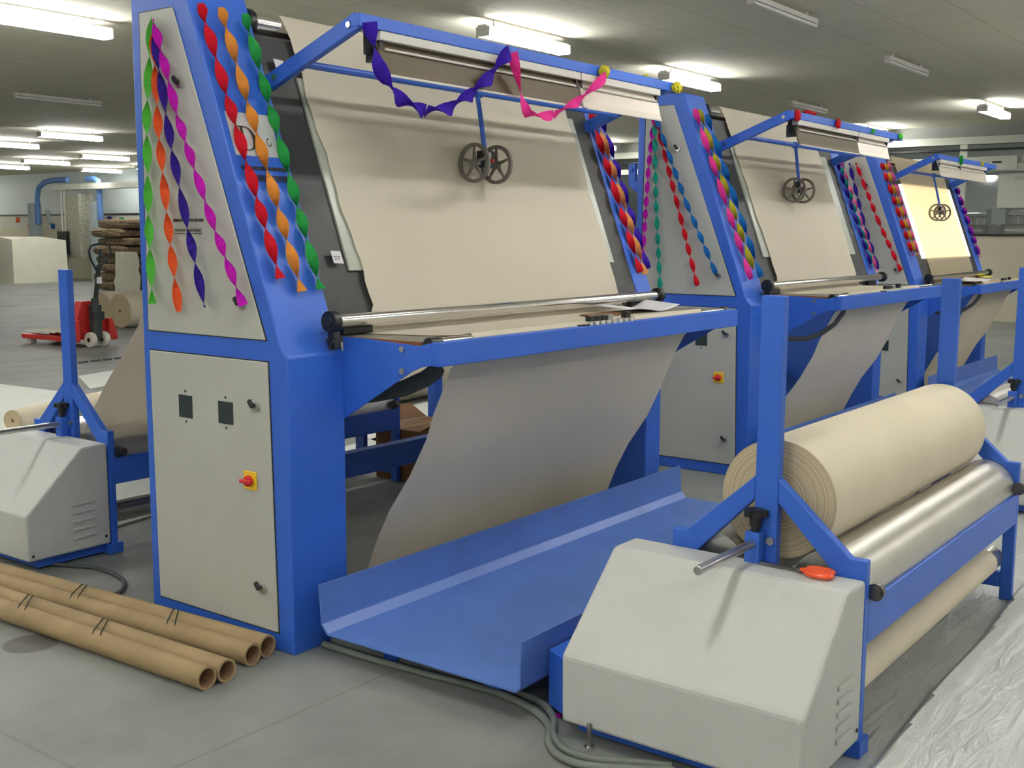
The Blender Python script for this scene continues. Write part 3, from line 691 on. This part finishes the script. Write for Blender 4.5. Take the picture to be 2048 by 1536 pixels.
knot('tiny green paper knot near the middle of the middle lamp rail', O2 + Vector((1.56, -.104, 2.085)), 'green', .015)
knot('green paper knot at the right end of the middle lamp rail', O2 + Vector((2.11, -.106, 2.090)), 'green', .020, (1.4, .7, 1))
knot('green paper knot on the lamp rail of the farthest machine', (O3 + Vector((.90, -.03, 2.150)) * S3), 'deep_green', .026, (1, .7, 1.5))
knot('small pale yellow paper knot on the farthest lamp rail', (O3 + Vector((1.60, -.03, 2.150)) * S3), 'yellow', .017)

# machine 2
g = 'paper streamers on the middle cabinet door'
for k, (lb, p, c, h) in enumerate([
    ('magenta streamer, leftmost on the door of the middle machine', [(.640, 2.13), (.675, 1.8), (.705, 1.26)], 'magenta', 11),
    ('teal streamer on the door of the middle machine', [(.640, 2.07), (.618, 1.6), (.578, 1.085)], 'teal', 11),
    ('red streamer on the door of the middle machine', [(.640, 2.11), (.48, 1.6), (.328, 1.105)], 'red', 11),
    ('sky blue streamer ending at the lower lock of the middle machine door', [(.640, 2.11), (.42, 1.6), (.21, 1.18)], 'sky', 10)]):
    streamer('crepe_streamer', lb, [O2 + Vector((-.026 - .003 * k, y, z)) for y, z in p], SX, NX, .031, h, c, g)
front(O2, 1, [('pink streamer on the sloped front of the middle machine', (.03, 2.12), (.095, 1.14), 'pink', 6.6), ('olive yellow streamer on the sloped front of the middle machine', (.085, 2.12), (.165, 1.19), 'olive', 6.8),
              ('sky blue streamer next to the black board of the middle machine', (.165, 2.10), (.238, 1.15), 'sky', 6.4)], 'streamers on the middle sloped front', .037)
front(O2, 1, [('indigo streamer on the right column of the middle machine', (2.085, 1.92), (2.125, 1.16), 'indigo', 8), ('green streamer on the right column of the middle machine', (2.13, 1.88), (2.16, 1.175), 'teal', 8),
              ('rose pink streamer on the right column of the middle machine', (2.165, 1.95), (2.205, 1.13), 'rose', 8)], 'streamers on the right column of the middle machine', .030)
# machine 3
g = 'paper streamers on the far cabinet door'
for k, (lb, p, c, h) in enumerate([('indigo streamer on the door of the farthest machine', [(.66, 2.10), (.52, 1.62), (.36, 1.18)], 'indigo', 7.2), ('red streamer on the door of the farthest machine', [(.60, 2.10), (.38, 1.6), (.162, 1.17)], 'red', 9)]):
    streamer('crepe_streamer', lb, [O3 + Vector((-.028 - .003 * k, y, z)) * S3 for y, z in p], SX, NX, .036, h, c, g)
front(O3, S3, [('red streamer on the sloped front of the farthest machine', (.045, 2.09), (.105, 1.295), 'red', 8), ('golden yellow streamer on the sloped front of the farthest machine', (.145, 2.09), (.19, 1.295), 'gold', 8),
               ('rose pink streamer on the sloped front of the farthest machine', (.225, 2.10), (.262, 1.30), 'rose', 8)], 'streamers on the far sloped front', .038, .020)
front(O3, S3, [('indigo streamer on the right column of the farthest machine', (2.09, 1.94), (2.13, 1.25), 'indigo', 7), ('magenta streamer on the outer edge of the farthest right column', (2.17, 1.945), (2.20, 1.25), 'magenta', 7)], 'streamers on the right column of the farthest machine', .034)

# ------------------------------------------------------------------ pallet truck
t = thing('pallet_truck', 'red hand pallet truck with black handle standing on the open floor', 'pallet truck', (5.47, 9.55, 0), rz=.06)
for x in (-.11, .29):
    b = MB(); b.prism([(x - .075, .30), (x + .075, .30), (x + .075, 1.22), (x + .03, 1.30), (x - .03, 1.30), (x - .075, 1.22)], 2, .07, .125); f = b.build('fork', M['truckred'], t, bevel=.006)
    MB().cyl((x - .04, 1.12, .041), (x + .04, 1.12, .041), .04, 16).build('load_roller', M['nylon'], f, smooth=True)
b = MB(); b.prism([(-.19, .09), (.37, .09), (.35, .20), (.22, .56), (-.03, .56), (-.19, .16)], 1, .20, .32); b.build('truck_body', M['truckred'], t, bevel=.01)
b = MB(); b.box(-.02, .20, .05, .19, .10, .16); b.cyl((.09, .10, .10), (.09, .10, .52), .075, 20); b.cyl((.09, .10, .52), (.09, .10, .60), .045, 16); b.box(.01, .17, .03, .12, .33, .44); b.build('hydraulic_pump', M['truckdark'], t, bevel=.005, smooth=True)
for x in (-.02, .17):
    b = MB(); b.cyl((x - .03, .06, .095), (x + .03, .06, .095), .095, 28); w = b.build('steering_wheel', M['nylon'], t, smooth=True, bevel=.008)
    MB().cyl((x - .034, .06, .095), (x + .034, .06, .095), .03, 14).build('wheel_hub', M['truckdark'], w, smooth=True)
b = MB(); b.tube([(.09, .09, .55), (.085, .02, .85), (.08, -.02, 1.0)], .028, 12); b.build('tow_shaft', M['truckdark'], t, smooth=True)
b = MB(); b.tube([(.085, .03, .93), (.20, -.03, 1.08), (.235, -.05, 1.17), (.21, -.06, 1.235), (.14, -.065, 1.255), (.08, -.067, 1.257), (.02, -.065, 1.255), (-.05, -.06, 1.235), (-.075, -.05, 1.17), (-.04, -.03, 1.08)], .014, 10, closed=True); b.build('tow_handle', M['truckdark'], t, smooth=True)
b = MB(); b.tube([(.09, -.01, .95), (.085, -.04, 1.10), (.08, -.055, 1.20)], .017, 10); b.build('handle_stem', M['truckdark'], t, smooth=True)
MB().box(.055, .12, -.012, .0, .78, .86).build('shaft_label', M['paper'], t)
b = MB(); b.prism([(.30, .07), (.42, .07), (.42, .13), (.35, .34), (.30, .34)], 1, .12, .1995); b.build('side_lug', M['truckred'], t, bevel=.005)
b = MB(); b.prism([(-.24, .07), (-.12, .07), (-.12, .34), (-.17, .34), (-.24, .13)], 1, .12, .1995); b.build('side_lug', M['truckred'], t, bevel=.005)
b = MB(); b.grid(lambda u, v: Vector((5.30 + u * .52 + .02 * math.sin(v * 9), 9.95 + v * .95, .133 + .02 * math.sin(u * 5 + v * 4) ** 2 + (.09 if v < .25 else .02) * max(0, 1 - abs(u - .5) * 1.4))), 12, 20)
o = b.build('folded_cloth', M['cloth'], loc=Vector((0, 0, 0)), smooth=True); tag(o, 'pale cloth spread over the forks of the red pallet truck', 'cloth')

# floor cloths
def flat_cloth(label, pts, h, m):
    b = MB(); b.prism(pts, 2, .001, h); return tag(b.build('floor_cloth', m), label, 'cloth', 'white cloths on the floor')
flat_cloth('large white cloth spread on the floor at the left edge', [(1.3, 4.3), (2.2, 4.4), (3.2, 5.4), (3.05, 6.0), (2.95, 7.3), (1.2, 7.4)], .012, M['whitecloth'])
flat_cloth('white cloth strip on the floor left of the rising rear cloth', [(3.3, 6.3), (4.6, 6.7), (4.5, 7.4), (3.75, 7.2)], .010, M['whitecloth'])
flat_cloth('white cloth on the floor in front of the roll behind the nearest machine', [(3.0, 2.5), (4.6, 2.9), (5.2, 3.45), (3.3, 3.3)], .010, M['whitecloth'])
flat_cloth('thin white strip on the floor behind the rear stand', [(.55, 1.9), (3.2, 2.45), (3.3, 2.62), (.5, 2.12)], .010, M['whitecloth'])
b = MB()
for i in range(4): b.cyl((4.40 + .16 * i, 8.22 + .02 * i, .008), (4.52 + .16 * i, 8.235 + .02 * i, .008), .010, 8)
tag(b.build('black_cord', M['belt']), 'short black cord line on the floor in front of the pallet truck', 'cord')

# jute bundles
z = 0
for k in range(8):
    h = .215 + .02 * math.sin(k * 2.1); w = .62 + .05 * math.sin(k * 1.7); b = MB()
    bmesh.ops.create_cube(b.bm, size=1); bmesh.ops.subdivide_edges(b.bm, edges=b.bm.edges, cuts=7, use_grid_fill=True)
    for v in b.bm.verts:
        c = v.co.copy(); rr = 1 - .10 * (abs(c.z) * 2) ** 4; e = random.uniform(-.02, .02)
        v.co = Vector((c.x * 1.1 * rr + e, c.y * 2 * w * rr + e, max(-.5, min(.5, c.z + e * .6)) * h * (1 - .2 * (abs(c.y) * 2) ** 3)))
    o = b.build('jute_bundle', M['jute'], loc=Vector((14.2 + .06 * math.sin(k * 3), 21.45 + .12 * math.sin(k * 2.3), z + h / 2)), smooth=True); z += h * .985
    tag(o, ['lowest', 'second lowest', 'third from the floor', 'fourth from the floor', 'fifth from the floor', 'sixth from the floor', 'second highest', 'topmost'][k] + ' brown jute bundle in the pile behind the pallet truck', 'bundle', 'pile of brown jute bundles')
b = MB(); bmesh.ops.create_cube(b.bm, size=1); bmesh.ops.subdivide_edges(b.bm, edges=b.bm.edges, cuts=6, use_grid_fill=True)
for v in b.bm.verts: v.co = Vector((v.co.x * .4, v.co.y * .42 * (1 - .3 * (v.co.z + .5)), v.co.z * .95 + .475)) + Vector((random.uniform(-.02, .02), random.uniform(-.02, .02), 0))
for v in b.bm.verts: v.co.z = max(0, v.co.z)
tag(b.build('white_sack', M['cloth'], loc=Vector((13.2, 20.15, 0)), smooth=True), 'pale sack standing against the pile of jute bundles', 'sack')
# covered stack
b = MB(); bmesh.ops.create_cube(b.bm, size=1); bmesh.ops.subdivide_edges(b.bm, edges=b.bm.edges, cuts=14, use_grid_fill=True)
for v in b.bm.verts:
    c = v.co; f = 1 + .035 * math.sin(c.y * 40) * (.5 - c.z) + .05 * (.5 - c.z)
    v.co = Vector((c.x * 1.6 * f, c.y * 3.9 * f, (c.z + .5) * (1.22 + .05 * math.sin(c.y * 9 + c.x * 5))))
tag(b.build('covered_stack', M['cloth'], loc=Vector((14.9, 28.6, 0)), smooth=True), 'big stack under a pale dust cloth by the far wall at left', 'covered stack')

# gantry of the far machine at left
t = thing('pipe_gantry', 'grey and blue pipe gantry with a control column by the far wall', 'machine', (16.25, 25.32, -.19), sc=1.134)
for y in (3.35, .55):
    b = MB(); b.box(-.12, .12, y - .13, y + .13, .168, 2.15); b.build('gantry_post', M['greyblue'], t, bevel=.01)
b = MB(); b.tube([(0, 3.2, 1.6), (0, 3.2, 2.3), (0, 3.1, 2.55), (0, 2.8, 2.68), (0, 2.4, 2.72), (0, 1.75, 2.72)], .07, 12); b.build('curved_pipe', M['pipeblue'], t, smooth=True)
b = MB(); b.tube([(0, .9, 2.72), (0, .6, 2.72), (0, .42, 2.66), (0, .38, 2.3), (0, .38, 1.7)], .07, 12); b.build('curved_pipe', M['pipeblue'], t, smooth=True)
MB().box(-.15, .15, -1.8, 2.3, 2.46, 2.60).build('gantry_beam', M['duct'], t)
MB().box(-.2, .2, 1.0, 1.55, .75, 2.35).build('control_column', M['panelbox'], t)
MB().box(-.3, -.2, 1.45, 1.85, .85, 1.42).build('black_panel', M['black'], t)
for y in (1.75, 1.9): MB().cyl((-.1, y, .6), (-.1, y, 2.5), .03, 10).build('upright_pipe', M['duct'], t)
b = MB(); b.tube([(0, 2.75, 1.95), (0, 2.62, 1.62)], .05, 8); b.build('lever', M['greyblue'], t)

# ------------------------------------------------------------------ room
FX = 17.3; H = 3.2
def plane_box(name, x0, x1, y0, y1, z0, z1, m): return struct(MB().box(x0, x1, y0, y1, z0, z1).build(name, m, loc=Vector((0, 0, 0))))
plane_box('floor', -9, 27, -9, 36, -.1, 0, M['floor'])
plane_box('ceiling', -9, 17.4, -9, 36, H, H + .1, M['ceiling'])
plane_box('wall_far', FX, FX + .15, 11, 36, 0, 1.50, M['wall'])
plane_box('wall_far_upper', FX + .02, FX + .15, 11, 36, 1.50, H, M['wallpale'])
plane_box('wall_far_band', FX - .004, FX + .02, 11, 36, 1.50, 1.90, M['band'])
plane_box('trim_1', FX - .02, FX + .02, 11, 36, 1.895, 1.95, M['black'])
plane_box('wall_far_low', FX, FX + .12, -9, 11, 0, 1.40, M['wall'])
plane_box('trim_2', FX - .02, FX + .14, -9, 11, 1.40, 1.435, M['black'])
plane_box('wall_left', -9, 27, 36, 36.15, 0, 4.2, M['wall'])
plane_box('wall_back', -8.15, -8, -6, 36, 0, H, M['bounce_white'])  # unseen wall, white and set close to bounce fill onto the doors
plane_box('wall_right', -9, 27, -6.15, -6, 0, 4.2, M['bounce_white'])  # unseen wall, white and drawn in to add fill from the front
plane_box('window_1', FX + .05, FX + .06, -9, 11, 1.435, 2.9, M['glass'])
plane_box('trim_3', FX - .05, FX + .16, -9, 11, 2.90, 3.02, M['duct'])
plane_box('trim_4', FX - .06, FX + .17, -9, 11, 2.80, 2.825, M['black'])
plane_box('trim_5', FX - .12, FX + .05, -9, 11, 2.58, 2.68, M['duct'])
for i, y in enumerate((-6.4, -3.6, -.2, 1.15, 2.72, 4.6, 7.4, 10.2)): plane_box('trim_%d' % (6 + i), FX - .02, FX + .1, y - .06, y + .06, 1.435, 2.9, M['duct'])
plane_box('wall_behind_glass', 26.8, 27, -9, 36, 0, 4.2, M['wallpale'])
plane_box('ceiling_behind_glass', 17.4, 27, -9, 36, 4.1, 4.2, M['ceiling'])
plane_box('wall_bulkhead', 17.3, 17.45, -9, 11, 3.02, 4.2, M['soffit'])
# coloured tiles on the band of the far wall
k = 20
for y, z, c in ((31.9, 1.78, 'orange'), (31.2, 1.58, 'red'), (30.6, 1.77, 'indigo'), (29.9, 1.58, 'sky'), (28.9, 1.60, 'indigo'), (28.2, 1.78, 'yellow'), (27.6, 1.60, 'red'), (26.9, 1.78, 'indigo'), (25.8, 1.62, 'red'), (24.9, 1.78, 'orange'), (24.0, 1.6, 'sky'), (26.3, 1.75, 'deep_green')):
    plane_box('trim_%d' % k, FX - .012, FX - .003, y - .11, y + .11, z - .08, z + .08, crepe[c]); k += 1

# air conditioning cabinet and duct under the soffit at right
t = thing('air_conditioner', 'pale boxy air conditioning cabinet hanging at the glass partition, right edge', 'air conditioner', (17.07, 1.35, 1.84))
MB().box(-.20, .20, -1.0, .70, 0, .56).build('casing', M['duct'], t, bevel=.02)
MB().box(-.206, -.2, .1, .2, .05, .08).build('drain_hole', M['black'], t); MB().box(-.205, -.2, -.8, .45, .44, .50).build('grille', M['cream'], t)
t = thing('wall_duct', 'pale horizontal duct with a small box under the soffit at the right edge', 'duct', (16.9, 1.2, 2.42))
MB().box(-.1, .1, -5, 1.9, 0, .13).build('duct_run', M['duct'], t); MB().box(-.16, .12, .55, 1.15, .02, .24).build('junction_box', M['duct'], t); MB().box(-.165, -.16, .78, .92, .13, .16).build('label_plate', M['black'], t)
# looms behind the glass
for i in range(9):
    y = -4.6 + i * 1.62 + (.3 if i % 2 else 0); x = 18.5 + (i % 3) * 1.3
    t = thing('loom', ['dark loom behind the glass partition, far right', 'dark loom behind the glass, second from the right', 'dark loom behind the glass, third from the right', 'dark loom behind the glass under the air conditioner', 'dark loom behind the glass right of the far screen', 'dark loom behind the glass straight behind the far machine', 'loom behind the glass hidden left of the far machine', 'loom behind the glass between the machines', 'loom behind the glass, leftmost'][i], 'loom', (x, y, 0), 'looms behind the glass')
    MB().box(-.5, .5, -.7, .7, 0, 1.62).build('loom_body', M['machdark'], t, bevel=.03)
    for s in (-.62, .62): MB().box(-.25, .25, s - .06, s + .06, 1.62, 1.95).build('side_frame', M['greyblue'], t, bevel=.02)
    MB().cyl((-.42, -.6, 1.50), (-.42, .6, 1.50), .11, 20).build('cloth_beam', M['chrome'], t, smooth=True)
    MB().cyl((-.3, -.6, 1.80), (-.3, .6, 1.80), .05, 12).build('guide_bar', M['chrome'], t, smooth=True)
    MB().box(-.56, -.5, -.25, .1, 1.62, 1.84).build('control_panel', M['red' if i % 3 == 0 else 'duct'], t)
    for s in (-.5, -.38, .22, .36, .5): MB().cyl((-.3, s, 1.62), (-.3, s, 1.74 + .1 * abs(s)), .045, 12).build('bobbin', M['nylon'], t, smooth=True)

# ------------------------------------------------------------------ ceiling lamps
def lamp_proto(on):
    t = thing('ceiling_lamp', 'lamp', 'ceiling lamp')
    if on:
        MB().box(-.62, .62, -.045, .045, 0, .045).build('lamp_body', M['batten'], t, bevel=.004); w, r_ = .048, .021
    else:
        MB().box(-.62, .62, -.03, .03, .03, .07).build('lamp_body', M['batten'], t, bevel=.004); w, r_ = .016, .013
    zt = -.030 if on else .014
    for y in (-w, w):
        b = MB(); b.cyl((-.60, y, zt), (.60, y, zt), r_, 14); b.build('fluorescent_tube', M['lit' if on else 'unlit'], t, smooth=True)
    for x in (-.61, .60): MB().box(x, x + .012, -w - r_, w + r_, zt - r_, .03).build('tube_holder', M['batten'], t)
    for x in (-.45, .45): MB().cyl((x, 0, .04), (x, 0, .105), .012, 8).build('drop_rod', M['steel'], t)
    return t
ZL = H - .105
lamps = [(5.82, 3.33, 1, 'lit ceiling lamp right above the lamp rail of the nearest machine'), (9.06, 3.42, 1, 'lit ceiling lamp above the slope of the middle machine'), (2.87, 6.06, 1, 'large lit ceiling lamp in the upper left corner'),
         (9.25, 15.9, 1, 'lit ceiling lamp above the pipe gantry, left of the nearest column'), (9.66, 18.7, 1, 'lit ceiling lamp cut by the left edge, upper one'), (12.98, 20.5, 1, 'lit ceiling lamp close beside the nearest column, upper one'),
         (13.2, 23.3, 1, 'small lit ceiling lamp over the left gantry post'), (13.7, 26.0, 1, 'small lit ceiling lamp at the left edge, lower one'), (16.1, 25.4, 1, 'lit ceiling lamp close beside the nearest column, lower one'), (16.3, 23.2, 1, 'small lit ceiling lamp touching the nearest column'),
         (14.2, 1.49, 1, 'lit ceiling lamp at the upper right edge'), (16.5, 3.9, 1, 'lit ceiling lamp just above the right end of the middle lamp rail'), (16.3, 9.3, 1, 'lit lamp seen between the nearest and the middle machine'),
         (6.12, 1.04, 0, 'unlit ceiling lamp nearest the top right edge'), (9.57, 1.19, 0, 'unlit ceiling lamp above the right end of the middle machine'), (6.16, 11.2, 0, 'unlit ceiling lamp left of the nearest column'), (12.6, 3.5, 0, 'unlit ceiling lamp behind the lamp rail of the middle machine'),
         # lamps out of view: front row from screen shadows, the others added as fill
         (-.9, -1.35, 1, ''), (2.4, -1.35, 1, ''), (5.9, -1.35, 1, ''), (9.3, -1.35, 1, ''), (-.6, 3.3, 1, ''), (2.4, 3.3, 1, ''), (-3.5, -4.0, 1, ''), (1.5, -4.4, 1, ''), (5.5, -4.6, 1, ''), (9.5, -4.4, 1, ''), (-4, 1.0, 1, ''), (-4.2, -1.4, 1, ''), (-7, 1.5, 1, ''), (-7, -3.5, 1, ''), (-7, 5.5, 1, ''), (-3.2, 3.6, 1, ''), (2.8, 10.8, 1, ''), (1.2, 8.4, 1, ''), (15.3, 34.2, 1, ''), (11.5, 32.5, 1, ''), (15.3, 35.4, 1, ''), (-3, 6.5, 1, ''), (-1, 12, 1, ''), (13, -3.5, 1, ''), (13, 8.5, 1, ''), (3.5, 17, 1, ''), (20.5, 1.6, 1, ''), (22.5, 4.2, 1, ''), (21, -3, 1, ''), (22, 9, 1, ''), (22, 20, 1, '')]
P_on, P_off = lamp_proto(1), lamp_proto(0); used = {}
for x, y, on, lb in lamps:
    p = P_on if on else P_off
    r = p if on not in used else dup_tree(p); used[on] = 1
    hid = not lb; zz = ZL if x < 17 else 3.9
    r.location = (x, y, zz); r['label'] = lb or 'lit ceiling lamp outside the picture, added unseen to light the hall'; r['group'] = 'ceiling lamps'
    for ch in r.children: pass

# ------------------------------------------------------------------ world, camera, view
w = bpy.data.worlds.new('hall_ambient'); S.world = w; w.use_nodes = True
w.node_tree.nodes['Background'].inputs[0].default_value = (.5, .52, .5, 1); w.node_tree.nodes['Background'].inputs[1].default_value = .15
cd = bpy.data.cameras.new('camera'); cam = bpy.data.objects.new('camera', cd); COL.objects.link(cam); S.camera = cam
cd.sensor_width = 36; cd.lens = 2260.016 / 2048 * 36; cd.clip_end = 200; cd.clip_start = .05
right = Vector((0.6004829936, -0.7996254186, 0.0044004916)); up = Vector((0.1025807818, 0.0824888933, 0.9912985250)); fw = Vector((0.7930304897, 0.5948065, -0.1315593782))
R = Matrix((right, up, -fw)).transposed().to_4x4(); R.translation = Vector((-2.462, -2.752, 1.4)); cam.matrix_world = R
S.view_settings.view_transform = 'Standard'; S.view_settings.look = 'None'; S.view_settings.gamma = 1; S.view_settings.use_curve_mapping = False
S.view_settings.exposure = 0.88
S.cycles.use_denoising = True
